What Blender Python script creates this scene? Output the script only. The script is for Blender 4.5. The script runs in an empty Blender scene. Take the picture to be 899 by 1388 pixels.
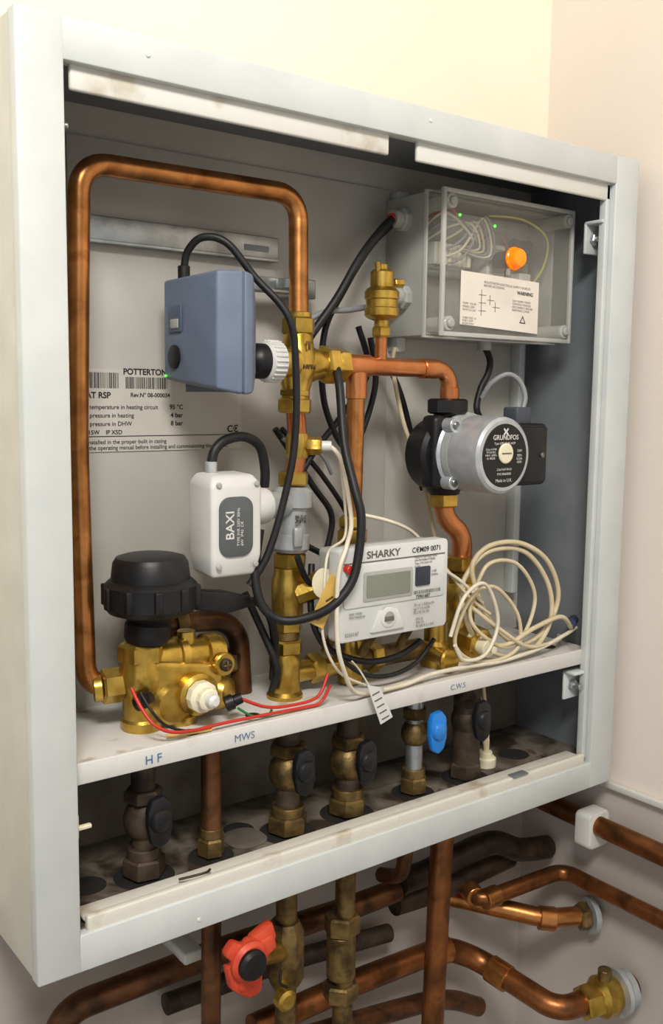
import bpy, bmesh, math, random
from mathutils import Vector, Matrix
random.seed(7)
S=0.001
scene=bpy.context.scene
try:
    scene.view_settings.view_transform='Standard'
except Exception: pass
COL=scene.collection
def srgb(c):
    o=[]
    for v in c[:3]:
        v=v/255.0
        o.append(v/12.92 if v<=0.04045 else ((v+0.055)/1.055)**2.4)
    return (o[0],o[1],o[2],1.0)
MATS={}
def pm(name,c1,c2=None,scale=60,rough=0.5,metal=0.0,bump=0.0,lo=0.4,hi=0.65,detail=5,emis=None,alpha=None,dist=0.0,c3=None,spec=0.5,bs=None):
    m=bpy.data.materials.new(name); m.use_nodes=True
    nt=m.node_tree; b=nt.nodes['Principled BSDF']
    b.inputs['Roughness'].default_value=rough; b.inputs['Metallic'].default_value=metal
    b.inputs['Specular IOR Level'].default_value=spec
    tc=nt.nodes.new('ShaderNodeTexCoord')
    n=nt.nodes.new('ShaderNodeTexNoise'); n.inputs['Scale'].default_value=scale; n.inputs['Detail'].default_value=detail
    n.inputs['Distortion'].default_value=dist
    nt.links.new(tc.outputs['Object'],n.inputs['Vector'])
    r=nt.nodes.new('ShaderNodeValToRGB'); r.color_ramp.elements[0].position=lo; r.color_ramp.elements[1].position=hi
    r.color_ramp.elements[0].color=srgb(c1); r.color_ramp.elements[1].color=srgb(c2 or [min(255,x*1.06) for x in c1])
    if c3:
        e=r.color_ramp.elements.new(min(1,hi+0.12)); e.color=srgb(c3)
    nt.links.new(n.outputs['Fac'],r.inputs['Fac']); nt.links.new(r.outputs['Color'],b.inputs['Base Color'])
    if bump:
        n2=nt.nodes.new('ShaderNodeTexNoise'); n2.inputs['Scale'].default_value=bs or scale*4; n2.inputs['Detail'].default_value=3
        nt.links.new(tc.outputs['Object'],n2.inputs['Vector'])
        bp=nt.nodes.new('ShaderNodeBump'); bp.inputs['Strength'].default_value=bump; bp.inputs['Distance'].default_value=0.001
        nt.links.new(n2.outputs['Fac'],bp.inputs['Height']); nt.links.new(bp.outputs['Normal'],b.inputs['Normal'])
    if emis:
        b.inputs['Emission Color'].default_value=srgb(emis[0]); b.inputs['Emission Strength'].default_value=emis[1]
    if alpha is not None:
        b.inputs['Alpha'].default_value=alpha
    MATS[name]=m
    return m
paint=pm('cabinet_paint',(192,197,196),(202,206,204),20,0.42,0,0.12,0.35,0.7)
paint_side=pm('cabinet_side_paint',(186,185,174),(198,197,186),20,0.45,0,0.12,0.35,0.7)
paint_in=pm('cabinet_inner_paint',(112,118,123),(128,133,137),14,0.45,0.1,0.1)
panel=pm('back_panel_paint',(172,169,162),(186,183,175),9,0.5,0,0.08)
grime=pm('dirty_floor_paint',(50,40,30),(120,112,100),30,0.6,0,0.3,0.38,0.60,8,dist=0.6,c3=(88,72,54))
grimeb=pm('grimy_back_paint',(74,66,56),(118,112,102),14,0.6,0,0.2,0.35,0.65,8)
shelfm=pm('shelf_paint',(150,136,116),(206,204,198),42,0.45,0,0.2,0.27,0.42,8)
shelflip=pm('shelf_lip_paint',(186,180,168),(208,207,202),30,0.45,0,0.1,0.28,0.40,8)
lipm=pm('lip_paint',(190,184,168),(212,212,204),30,0.5,0,0.1,0.30,0.42,8)
liplow=pm('stained_lip_paint',(176,162,138),(210,207,196),30,0.55,0,0.15,0.28,0.42,8)
creamw=pm('wall_cream',(242,233,212),(246,238,218),3,0.85,0,0.15,bs=180)
pinkw=pm('wall_side_paint',(224,213,202),(229,218,207),3,0.85,0,0.15,bs=180)
loww=pm('wall_lower_shade',(176,168,160),(190,182,174),6,0.8,0,0.15,bs=160)  # greyer wall colour with the shade below the cabinet painted in
floorm=pm('floor_vinyl',(120,110,98),(140,130,116),12,0.6)
ceilm=pm('ceiling_paint',(240,236,226),None,4,0.9)
copper=pm('copper_pipe',(140,92,48),(194,132,76),38,0.30,0.9,0.12,0.35,0.6,6,dist=0.4,c3=(158,98,52))
copperb=pm('copper_bright',(186,114,68),(208,138,88),30,0.30,0.88,0.1,0.35,0.62,6,c3=(166,94,58))
coppert=pm('copper_tarnished',(104,68,40),(156,98,56),40,0.36,0.85,0.2,0.35,0.62,7,dist=0.5,c3=(122,82,48))
copperd=pm('copper_dull',(70,50,34),(122,80,50),45,0.42,0.72,0.25,0.35,0.62,7,dist=0.5,c3=(98,78,54))
brass=pm('brass',(162,130,50),(206,172,84),70,0.29,0.9,0.15,0.3,0.65,6,c3=(174,138,56))
brassd=pm('brass_dull',(76,62,38),(134,110,66),70,0.45,0.7,0.35,0.35,0.6,7,c3=(100,84,60))
darkp=pm('dirty_iron_pipe',(44,36,30),(84,70,56),60,0.6,0.4,0.4,0.35,0.65,7)
steel=pm('galvanised_steel',(150,155,156),(178,182,182),60,0.35,0.8,0.1)
greyfit=pm('grey_fitting',(158,162,164),(182,185,186),60,0.4,0.3,0.15)
black=pm('black_plastic',(18,18,20),(26,26,28),60,0.42,0,0.1,spec=0.35)
blackrub=pm('black_cable_rubber',(18,18,20),(26,26,28),60,0.5,spec=0.4)
oldpipe=pm('blackened_pipe',(36,28,22),(74,58,44),50,0.5,0.4,0.4,0.35,0.65,7)
blueg=pm('bluegrey_plastic',(100,113,134),(107,120,141),40,0.5,0,0.15,bs=900)
bluegd=pm('bluegrey_plastic_dark',(76,89,110),(84,97,118),40,0.5,0,0.1)
whitep=pm('white_plastic',(206,206,202),(214,214,210),30,0.4)
meterp=pm('meter_plastic',(202,204,202),(210,212,210),30,0.4)
creamp=pm('cream_plastic',(222,214,184),(230,223,196),30,0.4)
greyp=pm('grey_box_plastic',(160,161,154),(170,171,164),30,0.5)
silver=pm('silver_motor_paint',(174,179,184),(190,194,199),90,0.36,0.45,0.1)
lcd=pm('lcd_glass',(120,124,112),(128,132,120),20,0.2)
ink=pm('black_ink',(28,28,28),None,30,0.7)
inkg=pm('grey_ink',(95,92,86),None,30,0.7)
inkb=pm('blue_marker_ink',(70,104,146),(120,140,160),90,0.7)
paper=pm('paper_label',(220,212,200),(228,220,208),30,0.6)
paperb=pm('panel_label_paper',(188,184,174),(194,190,180),30,0.6)
orange=pm('orange_lamp_lens',(250,130,10),(255,145,20),30,0.25,emis=((255,110,0),0.45))
green=pm('green_led',(60,230,40),None,30,0.3,emis=((70,255,40),3.0))
redp=pm('red_handle_plastic',(196,62,38),(212,80,50),60,0.45,0,0.2)
redw=pm('red_wire',(190,44,30),None,60,0.4)
greenw=pm('green_wire',(40,110,60),None,60,0.4)
bluep=pm('blue_lever_plastic',(30,120,205),(36,130,215),60,0.35)
creamcab=pm('cream_cable',(194,180,146),(206,192,160),60,0.45)
whitecab=pm('white_cable',(210,202,182),None,60,0.45)
greycab=pm('grey_cable',(128,130,132),None,60,0.45)
yellowt=pm('yellow_tag',(214,176,92),(200,158,74),60,0.5)
dark=pm('dark_hole',(18,15,12),(28,24,20),60,0.9)
screwm=pm('screw_steel',(120,120,118),(160,160,156),90,0.3,0.9)
board=pm('circuit_board',(146,146,138),(162,161,152),60,0.6)
clear=bpy.data.materials.new('clear_polycarbonate'); clear.use_nodes=True
nt=clear.node_tree; nt.nodes.clear()
o=nt.nodes.new('ShaderNodeOutputMaterial'); tr=nt.nodes.new('ShaderNodeBsdfTransparent'); tr.inputs[0].default_value=(0.97,0.97,0.95,1)
gl=nt.nodes.new('ShaderNodeBsdfPrincipled'); gl.inputs['Base Color'].default_value=(0.62,0.61,0.57,1); gl.inputs['Roughness'].default_value=0.06
nz=nt.nodes.new('ShaderNodeTexNoise'); nz.inputs['Scale'].default_value=25
mr=nt.nodes.new('ShaderNodeMapRange'); mr.inputs['To Min'].default_value=0.06; mr.inputs['To Max'].default_value=0.17
nt.links.new(nz.outputs['Fac'],mr.inputs['Value'])
mx=nt.nodes.new('ShaderNodeMixShader'); nt.links.new(mr.outputs[0],mx.inputs[0])
nt.links.new(tr.outputs[0],mx.inputs[1]); nt.links.new(gl.outputs[0],mx.inputs[2]); nt.links.new(mx.outputs[0],o.inputs[0])
clearedge=bpy.data.materials.new('clear_polycarbonate_edge'); clearedge.use_nodes=True
nt=clearedge.node_tree; bb_=nt.nodes['Principled BSDF']
nz=nt.nodes.new('ShaderNodeTexNoise'); nz.inputs['Scale'].default_value=40
mr=nt.nodes.new('ShaderNodeMapRange'); mr.inputs['To Min'].default_value=0.42; mr.inputs['To Max'].default_value=0.62
nt.links.new(nz.outputs['Fac'],mr.inputs['Value']); nt.links.new(mr.outputs[0],bb_.inputs['Alpha'])
bb_.inputs['Base Color'].default_value=(0.72,0.72,0.68,1); bb_.inputs['Roughness'].default_value=0.12

# ---------- geometry helpers (millimetres) ----------
def G(name,loc=(0,0,0)):
    e=bpy.data.objects.new(name,None); e.empty_display_size=0.02
    e.location=Vector(loc)*S; COL.objects.link(e); return e
def fin(bm,name,par,mat,sharp=35,merge=False):
    bmesh.ops.recalc_face_normals(bm,faces=bm.faces[:])
    for f in bm.faces: f.smooth=True
    for e in bm.edges:
        if len(e.link_faces)==2:
            try: a=e.calc_face_angle()
            except Exception: a=0
            e.smooth = a<math.radians(sharp)
    me=bpy.data.meshes.new(name); bm.to_mesh(me); bm.free()
    ob=bpy.data.objects.new(name,me); COL.objects.link(ob)
    if mat: me.materials.append(mat)
    if par is not None:
        ob.parent=par; ob.matrix_parent_inverse=Matrix.Translation(-par.location)
    return ob
def box(par,name,b,mat,bev=0.6,seg=2):
    x0,x1,y0,y1,z0,z1=[v*S for v in b]
    bm=bmesh.new(); bmesh.ops.create_cube(bm,size=1)
    for v in bm.verts:
        v.co=Vector(((x0+x1)/2+v.co.x*(x1-x0),(y0+y1)/2+v.co.y*(y1-y0),(z0+z1)/2+v.co.z*(z1-z0)))
    if bev: bmesh.ops.bevel(bm,geom=bm.edges[:],offset=bev*S,segments=seg,profile=0.5,affect='EDGES')
    return fin(bm,name,par,mat,50)
def frame(d):
    d=Vector(d).normalized(); u=Vector((0,0,1)) if abs(d.z)<0.9 else Vector((1,0,0))
    a=d.cross(u).normalized(); b=d.cross(a).normalized(); return d,a,b
def lathe(par,name,p,d,prof,mat,seg=32,rot=0.0,sy=1.0):
    p=Vector(p)*S; d,a,b=frame(d); bm=bmesh.new(); rings=[]
    for t,r in prof:
        ring=[]
        for i in range(seg):
            an=2*math.pi*i/seg+rot
            ring.append(bm.verts.new(p+d*t*S+(a*math.cos(an)+b*math.sin(an)*sy)*max(r,0.02)*S))
        rings.append(ring)
    for k in range(len(rings)-1):
        for i in range(seg):
            bm.faces.new((rings[k][i],rings[k][(i+1)%seg],rings[k+1][(i+1)%seg],rings[k+1][i]))
    bm.faces.new(rings[0][::-1]); bm.faces.new(rings[-1])
    return fin(bm,name,par,mat,32)
def cyl(par,name,p0,p1,r,mat,seg=28,bev=0.5,r2=None):
    d=Vector(p1)-Vector(p0); L=d.length; r2=r2 or r
    return lathe(par,name,p0,d,[(0,r-bev),(bev,r),(L-bev,r2),(L,r2-bev)],mat,seg)
def hexn(par,name,p0,p1,r,mat,rot=0.3,seg=6):
    d=Vector(p1)-Vector(p0); L=d.length; c=min(1.6,L*0.2)
    return lathe(par,name,p0,d,[(0,r*0.86),(c,r),(L-c,r),(L,r*0.86)],mat,seg,rot)
def catmull(pts,n=10,closed=False):
    P=[Vector(p) for p in pts]; N=len(P); out=[]
    rng=range(N) if closed else range(N-1)
    for i in rng:
        if closed: a,b,c,d=P[(i-1)%N],P[i],P[(i+1)%N],P[(i+2)%N]
        else: a=P[max(i-1,0)];b=P[i];c=P[i+1];d=P[min(i+2,N-1)]
        for k in range(n):
            t=k/n
            out.append(0.5*((2*b)+(-a+c)*t+(2*a-5*b+4*c-d)*t*t+(-a+3*b-3*c+d)*t**3))
    if not closed: out.append(P[-1])
    return out
def filletp(pts,R,n=10):
    P=[Vector(p) for p in pts]; out=[P[0]]
    for i in range(1,len(P)-1):
        a=P[i-1]-P[i]; c=P[i+1]-P[i]
        r=min(R,a.length*0.48 if i>1 else a.length*0.95,c.length*0.48 if i<len(P)-2 else c.length*0.95)
        A=P[i]+a.normalized()*r; C=P[i]+c.normalized()*r
        for k in range(n+1):
            t=k/n
            q=(A*(1-t)**2+P[i]*2*t*(1-t)*0.83+C*t*t)/((1-t)**2+2*t*(1-t)*0.83+t*t)
            out.append(q)
    out.append(P[-1]); return out
def tube(par,name,pts,r,mat,fil=None,seg=14,closed=False,n=10):
    Q=filletp(pts,fil) if fil else catmull(pts,n,closed)
    Q=[q*S for q in Q]; N=len(Q); bm=bmesh.new(); rings=[]
    T=[]
    for i in range(N):
        if closed: t=Q[(i+1)%N]-Q[(i-1)%N]
        else: t=Q[min(i+1,N-1)]-Q[max(i-1,0)]
        T.append(t.normalized())
    _,a,_=frame(T[0])
    for i in range(N):
        a=(a-T[i]*a.dot(T[i])).normalized(); b=T[i].cross(a)
        rings.append([bm.verts.new(Q[i]+(a*math.cos(2*math.pi*k/seg)+b*math.sin(2*math.pi*k/seg))*r*S) for k in range(seg)])
    m=N if closed else N-1
    for i in range(m):
        A=rings[i];B=rings[(i+1)%N]
        off=0
        if closed and i==N-1:
            off=min(range(seg),key=lambda o:(B[o].co-A[0].co).length)
        for k in range(seg):
            bm.faces.new((A[k],A[(k+1)%seg],B[(k+1+off)%seg],B[(k+off)%seg]))
    if not closed:
        bm.faces.new(rings[0][::-1]); bm.faces.new(rings[-1])
    return fin(bm,name,par,mat,60)
def prism(par,name,poly,y0,y1,mat,bev=0.5,axis='Y'):
    bm=bmesh.new(); A=[];B=[]
    def mk(a,b,y):
        if axis=='Y': return Vector((a,y,b))*S
        if axis=='X': return Vector((y,a,b))*S
        return Vector((a,b,y))*S
    for a,b in poly:
        A.append(bm.verts.new(mk(a,b,y0))); B.append(bm.verts.new(mk(a,b,y1)))
    n=len(poly); bm.faces.new(A); bm.faces.new(B[::-1])
    for i in range(n): bm.faces.new((A[i],B[i],B[(i+1)%n],A[(i+1)%n]))
    if bev:
        bmesh.ops.recalc_face_normals(bm,faces=bm.faces[:])
        bmesh.ops.bevel(bm,geom=bm.edges[:],offset=bev*S,segments=2,profile=0.5,affect='EDGES')
    return fin(bm,name,par,mat,40)
def loft(par,name,secs,mat,bev=0):
    bm=bmesh.new(); R=[[bm.verts.new(Vector(p)*S) for p in s] for s in secs]; n=len(R[0])
    for i in range(len(R)-1):
        for k in range(n): bm.faces.new((R[i][k],R[i][(k+1)%n],R[i+1][(k+1)%n],R[i+1][k]))
    bm.faces.new(R[0]); bm.faces.new(R[-1][::-1])
    if bev:
        bmesh.ops.recalc_face_normals(bm,faces=bm.faces[:])
        bmesh.ops.bevel(bm,geom=bm.edges[:],offset=bev*S,segments=3,profile=0.5,affect='EDGES')
    return fin(bm,name,par,mat,40)
def rr(x0,x1,z0,z1,r,n=6):
    out=[]
    for cx,cz,a0 in ((x1-r,z1-r,0),(x0+r,z1-r,90),(x0+r,z0+r,180),(x1-r,z0+r,270)):
        for k in range(n+1):
            a=math.radians(a0+90*k/n); out.append((cx+r*math.cos(a),cz+r*math.sin(a)))
    return out
def ball(par,name,c,rad,mat,seg=24):
    bm=bmesh.new(); bmesh.ops.create_uvsphere(bm,u_segments=seg,v_segments=seg//2,radius=1)
    if not hasattr(rad,'__len__'): rad=(rad,)*3
    for v in bm.verts: v.co=Vector((c[0]+v.co.x*rad[0],c[1]+v.co.y*rad[1],c[2]+v.co.z*rad[2]))*S
    return fin(bm,name,par,mat,80)
def quad(par,name,p4,mat,th=0.3):
    P=[Vector(p) for p in p4]; n=(P[1]-P[0]).cross(P[3]-P[0]).normalized()*th
    return loft(par,name,[P,[p+n for p in P]],mat)
def text(par,name,s,loc,size,mat,rot=(90,0,0),ext=0.05,bold=0.0,align='LEFT',sx=1.0):
    c=bpy.data.curves.new(name,'FONT'); c.body=s; c.size=size*S; c.extrude=ext*S; c.offset=bold*S; c.align_x=align
    ob=bpy.data.objects.new(name,c); COL.objects.link(ob); c.materials.append(mat)
    if par is not None:
        ob.parent=par; ob.matrix_parent_inverse=Matrix.Translation(-par.location)
    ob.location=Vector(loc)*S; ob.rotation_euler=[math.radians(a) for a in rot]; ob.scale=(sx,1,1)
    return ob
def screw(par,name,p,d,r,mat=None):
    lathe(par,name,p,d,[(0,r),(r*0.35,r),(r*0.6,r*0.7)],mat or screwm,16)
def barcode(par,name,x0,x1,z0,z1,y,mat):
    bm=bmesh.new(); x=x0
    while x<x1:
        w=random.choice([0.35,0.35,0.6,0.9]); 
        vs=[bm.verts.new(Vector(p)*S) for p in ((x,y,z0),(min(x+w,x1),y,z0),(min(x+w,x1),y,z1),(x,y,z1))]
        bm.faces.new(vs); x+=w+random.choice([0.35,0.5,0.8])
    return fin(bm,name,par,mat)

# ---------- room ----------
box(None,'wall_back',(-1500,640,131,200,-11,1300),creamw,0)
box(None,'wall_back_lower',(-1500,640,131,200,-1200,-11),loww,0)  # lower walls are split off to carry the painted-in shade
box(None,'wall_right',(618,700,-1800,131,-11,1300),pinkw,0)
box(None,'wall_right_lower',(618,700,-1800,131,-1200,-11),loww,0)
box(None,'floor',(-1500,700,-1800,200,-1260,-1200),floorm,0)
box(None,'ceiling',(-1500,700,-1800,200,1300,1360),ceilm,0)
box(None,'trim_1',(611,618,-900,131,-15,-8),lipm,1.0)

# ---------- cabinet ----------
cab=G('metal_utility_cabinet',(300,60,300))
H=613.5
box(cab,'frame_left',(0,30,0,12,0,H),paint,1.2)
box(cab,'frame_right',(566,600,0,12,0,H),paint,1.2)
box(cab,'frame_top',(28,570,0.3,12,588,H),paint,0.8)
box(cab,'frame_bottom',(28,570,0.3,12,0,26),paint,0.8)
box(cab,'side_left',(0.5,11,10,129,1,H-1),paint_side,0.8)
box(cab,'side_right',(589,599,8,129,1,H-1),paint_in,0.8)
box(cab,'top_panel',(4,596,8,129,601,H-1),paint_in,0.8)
box(cab,'bottom_panel',(4,596,8,129,1,27),grime,0.8)
box(cab,'back_panel',(8,592,125,130,20,605),panel,0)
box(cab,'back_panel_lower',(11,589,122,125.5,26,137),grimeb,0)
box(cab,'top_lip_left',(36,293,6,10,573,590),lipm,1.5)
box(cab,'top_lip_right',(322,566,6,10,573,590),lipm,1.5)
box(cab,'bottom_lip',(36,560,3,9,24,36),liplow,1.5)
box(cab,'bottom_lip_back',(36,560,9,26,30,33),liplow,1.0)
box(cab,'lip_seam',(455,475,1,9.5,36,37.2),paint_in,0.3)
tube(cab,'lip_spring_clip',[(110,12,37),(118,8,38.5),(130,7,38.5),(136,12,37)],1,darkp,seg=8)
box(cab,'side_lip_right',(560,566,6,14,30,588),paint,1.0)
for i,(x,z) in enumerate(((120,8),(330,604),(86,602))): screw(cab,'frame_rivet_%d'%i,(x,0.4,z),(0,-1,0),1.6,lipm)
# shelf
box(cab,'shelf',(12,572,14,124,137,141),shelfm,0.8)
box(cab,'shelf_front_lip',(12,572,12,15,126,141),shelflip,0.8)
for i,(x,y,r) in enumerate(((127,24,7),(540,40,9),(185,30,6))):
    lathe(cab,'shelf_hole_%d'%i,(x,y,141.1),(0,0,1),[(0,r),(0.2,r)],dark,24)
text(cab,'marker_text_1','H F',(84,11.7,129.5),9,inkb,bold=0.1)
text(cab,'marker_text_2','MWS',(157,11.7,130.5),8,inkb,bold=0)
text(cab,'marker_text_3','C.W.S',(380,11.7,131),7,inkb,bold=0)
# back strips
box(cab,'plate_upper',(80,392,121,124.8,140,578),panel,0.8)
box(cab,'upright_strip_1',(396,407,112,125,430,576),paint,1)
box(cab,'upright_strip_2',(566,574,112,125,180,470),paint,1)
screw(cab,'strip_bolt_1',(401,112,566),(0,-1,0),3)
screw(cab,'strip_bolt_2',(401,112,536),(0,-1,0),3)
screw(cab,'panel_hole',(163,120.7,412),(0,-1,0),2,dark)
for nm,z,x,y in (('upper',540,557,26),('lower',104,545,20)):
    box(cab,'door_bracket_plate_'+nm,(x,590,y,y+3,z-14,z+15),paint,1)
    box(cab,'door_bracket_flange_'+nm,(x,590,8,y+2,z+13,z+16),paint,0.8)
    cyl(cab,'door_bracket_bolt_'+nm,(x+11,y+2,z),(x+11,y-12,z),3.2,steel)
    hexn(cab,'door_bracket_nut_'+nm,(x+11,y,z),(x+11,y-5,z),6,steel)
cyl(cab,'hinge_pin_left_a',(30,30,556),(42,24,556),2.2,steel)
box(cab,'hinge_clip_left',(30,37,16,22,86,104),creamp,1.5)
box(cab,'hinge_clip_left_b',(36,46,16,20,92,95),creamp,0.8)
rail=G('mounting_rail',(176,118,508))
box(rail,'rail_plate',(90,262,112,115,502,520),steel,0.8)
box(rail,'rail_flange',(90,262,112,120,500,502.5),steel,0.4)
box(rail,'rail_slot',(228,252,111.6,112.2,507,512),paint_in,0)
box(rail,'pipe_clip_base',(262,290,96,120,470,486),steel,1)
box(rail,'pipe_clip_arm',(222,262,88,100,472,484),steel,1)
cyl(rail,'pipe_clip_band',(252,80,474),(252,80,482),12,steel)

# data plate on back
lab=G('rating_plate_label',(160,121,376))
box(lab,'label_sheet',(84,230,119.9,120.8,343,407),paperb,0)
yy=119.7
barcode(lab,'barcode_1',86,118,392,404,yy,ink); barcode(lab,'barcode_2',124,160,392,401,yy,ink)
def T(s,x,z,sz,b=0.05,m=ink,sx=1): text(lab,'label_text',s,(x,yy,z),sz,m,bold=b,ext=0.02,sx=sx)
T('POTTERTON COMM',122,403,6.5,0.2)
T('SAT RSP',88,384.5,6.5,0.2); T('Rev.N\u00b0 08-000034',128,385.5,4.6,0.1)
T('ng temperature in heating circuit',88,376,4.8); T('95 \u00b0C',162,376,5.2,0.12)
T('ng pressure in heating',88,369.5,4.8); T('4 bar',163,369.5,5.2,0.12)
T('ng pressure in DHW',88,363,4.8); T('8 bar',163,363,5.2,0.12)
T('115W    IP X5D',90,356.5,4.6,0.1); T('C\u20ac',216,357,8,0.2)
box(lab,'label_rule',(86,224,119.6,119.9,354.6,355.2),ink,0)
T('e installed in the proper built in casing',88,349,4.6)
T('re the operating manual before installing and commissioning the product',88,344.5,4.6,sx=0.95)

# ---------- copper loop ----------
lp=G('copper_pipe_loop',(150,70,350))
tube(lp,'pipe',[(92,60,174),(65,68,172),(63,70,353),(68,70,546.5),(247,62,546),(243,55,448)],7.8,copper,fil=21,seg=24)
hexn(lp,'union_nut',(74,62,175),(90,60,175),13,brass)
cyl(lp,'union_collar',(69,64,174),(75,62,174.5),10,brass)

# ---------- mixing valve column ----------
vc=G('thermostatic_mixing_valve',(240,55,400))
hexn(vc,'nut_top',(243,55,436),(243,55,450),14,brass)
cyl(vc,'neck_top',(243,55,446),(243,55,454),10.5,brass)
lathe(vc,'body',(240.5,55,378),(2.5,0,60),[(0,11),(6,12),(12,10.5),(22,13),(30,15.5),(40,15.5),(48,13),(60,11.5)],brass)
hexn(vc,'nut_bottom',(240,55,374),(240.3,55,386),14.5,brass)
hexn(vc,'nut_bottom_2',(240.3,55,387),(240.6,55,393),13,brass)
lathe(vc,'outlet_right',(246,55,413),(1,0,0),[(0,14),(10,14),(16,11.5),(22,11.5)],brass)
hexn(vc,'nut_right_1',(266,55,413.5),(278,55,413.5),16,brass)
hexn(vc,'nut_right_2',(278.5,55,413.5),(290,55,413.5),14.5,brass)
KD=Vector((-1,-0.02,0)).normalized(); KP=Vector((234,46,414))
cyl(vc,'inlet_left',tuple(KP),tuple(KP+KD*20),11.5,brass)
lathe(vc,'ribbed_ring',tuple(KP+KD*16),KD,[(0,13),(1,15.5),(13,15.5),(15,13)],whitep,48)
_,aa,bb2=frame(KD)
for i in range(26):
    a=2*math.pi*i/26
    c=KP+KD*23+(aa*math.cos(a)+bb2*math.sin(a))*15.6
    cyl(vc,'ring_rib',tuple(c-KD*5.4),tuple(c+KD*5.4),0.9,whitep,8,0.2)
lathe(vc,'black_cap',tuple(KP+KD*30.5),KD,[(0,13.5),(6,13.5),(10,12),(13,9),(13.5,3)],black,32)
box(vc,'scale_mark',(189,190.6,40,43,412,423),whitep,0.3)
text(vc,'cast_letter','T',(240,39.2,424),9,brassd,bold=0.4,ext=0.5)
text(vc,'cast_marks','THV M',(234,39.2,409),5,brassd,bold=0.2,ext=0.4)
rs=G('brass_riser_assembly',(235,55,260))
cyl(rs,'copper_1',(243,55,354),(240.5,55,378),7.8,copperb)
lathe(rs,'probe_tee',(243,55,338),(0,0,1),[(0,8.5),(4,9.5),(16,9.5),(20,8.5)],brass)
hexn(rs,'probe_hex',(248,50,348),(258,42,348),7.5,brass)
cyl(rs,'probe_gland',(256,43.5,348),(264,37,348),4.2,whitep)
cyl(rs,'copper_2',(239,55,322),(243,55,342),7.8,copperb)
hexn(rs,'nut_a',(239,55,316),(239,55,327),13,brass)
lathe(rs,'flow_body_grey',(236.5,55,262),(2,0,52),[(0,13),(3,15.5),(14,15.5),(15,13),(36,13),(37,16.5),(50,16.5),(53,12)],greyfit)
text(rs,'flow_mark','3/4',(231,40.3,287),9,inkg,bold=0.1,ext=0.8)
box(rs,'flow_hook',(228,236,36,40,268,284),greyfit,1.5)
hexn(rs,'nut_b',(236,55,248),(236.5,55,261),14,brass)
lathe(rs,'strainer_body',(234,55,208),(0.5,0,40),[(0,11),(4,13),(30,13.5),(36,11.5),(41,11.5)],brass)
lathe(rs,'strainer_branch',(238,48,228),(0.75,-0.5,0.35),[(0,10),(16,10.5),(17,12),(24,12),(26,9)],brass,8)
hexn(rs,'nut_c',(233,55,196),(233.5,55,208),13.5,brass)
cyl(rs,'thread_c',(233,55,190),(233,55,198),11,brassd)
hexn(rs,'nut_d',(233,55,178),(233,55,190),14.5,brass)
lathe(rs,'base_tee',(232,55,141),(0,0,1),[(0,15),(3,15),(6,12.5),(26,12.5),(32,13.5),(38,11)],brass)
cyl(rs,'manifold_run',(240,56,160),(288,57,159),9,brass)
hexn(rs,'manifold_nut_1',(258,57,160),(270,57,160),13,brass)

# ---------- tee pipe ----------
tp=G('copper_tee_pipe',(350,55,380))
tube(tp,'branch',[(286,55,414),(330,55,413.5),(411,57,413),(414,58,384)],7.9,copperb,fil=16,seg=24)
cyl(tp,'tee_sleeve',(290,55,414),(316,55,413.7),9.2,copperb)
cyl(tp,'elbow_sleeve_a',(376,56,413.2),(394,56.6,413.1),9,copperb)
cyl(tp,'elbow_sleeve_b',(414,58,382),(413.4,57.8,397),9,copperb)
tube(tp,'drop',[(303,55,410),(302.5,55,380),(301,55,284)],7.6,copper,fil=5,seg=24)
cyl(tp,'tee_sleeve_down',(303,55,386),(303,55,408),9,copperb)
hexn(tp,'drop_nut_1',(301,55,277),(301,55,287),12.5,brass)
hexn(tp,'drop_nut_2',(301,55,264),(301,55,276),14,brass)
cyl(tp,'drop_body',(301,55,142),(301,55,266),11,brass)
hexn(tp,'drop_nut_3',(301,55,180),(301,55,194),14,brass)
cyl(tp,'manifold_run',(310,58,159),(386,60,158),9.5,brassd)
hexn(tp,'manifold_nut',(322,58,159),(334,58,159),14,brass)

# ---------- air vent ----------
av=G('automatic_air_vent',(330,52,460))
cyl(av,'riser',(329,55,413),(329,55,440),5.2,copperb)
hexn(av,'base_hex',(329,55,438),(329,55,447),8.5,brass)
cyl(av,'neck',(329,55,446),(329,55,453),6.2,brass)
lathe(av,'body',(329,55,452),(0,0,1),[(0,7),(2,12),(4,14.5),(10,14.5),(11,13.6),(17,13.6),(18,14.8),(24,14.8),(27,12),(28,10),(40,10),(42,8.5)],brass,36)
cyl(av,'cap',(329,55,493),(329,55,499),4.6,brass)
hexn(av,'side_screw',(340,52,484),(348,50,484),4,brass)
cyl(av,'top_pin',(322,52,492),(321,52,500),2.4,brass)

# ---------- pump ----------
pu=G('circulation_pump',(425,40,338))
cx,cz=425,338
hexn(pu,'flange_top',(414,60,373),(414,60,387),19,black,seg=8)
cyl(pu,'port_top',(414,60,362),(414,60,376),13,black)
lathe(pu,'volute',(412,82,cz-2),(0,-1,0),[(0,26),(4,33),(26,34),(30,31)],black,40)
box(pu,'volute_block',(386,440,46,66,306,372),black,5,3)
lathe(pu,'volute_low',(412,60,314),(0,0,-1),[(0,22),(10,17),(14,14)],black,24)
hexn(pu,'union_bottom',(411.5,60,288),(411.5,60,301),14.5,brass)
lathe(pu,'motor',(cx,52,cz),(0,-1,0),[(0,37),(6,37),(8,34.5),(47,34.5),(51,33.5),(53,31)],silver,56)
for k in range(5):
    lathe(pu,'motor_groove_%d'%k,(cx,42-k*1.6,cz),(0,-1,0),[(0,34.9),(0.5,34.9)],greyp,56)
lathe(pu,'face_plate',(cx+0.5,0.2,cz),(0,-1,0),[(0,28),(1.2,28),(1.6,27.5)],black,48)
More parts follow.
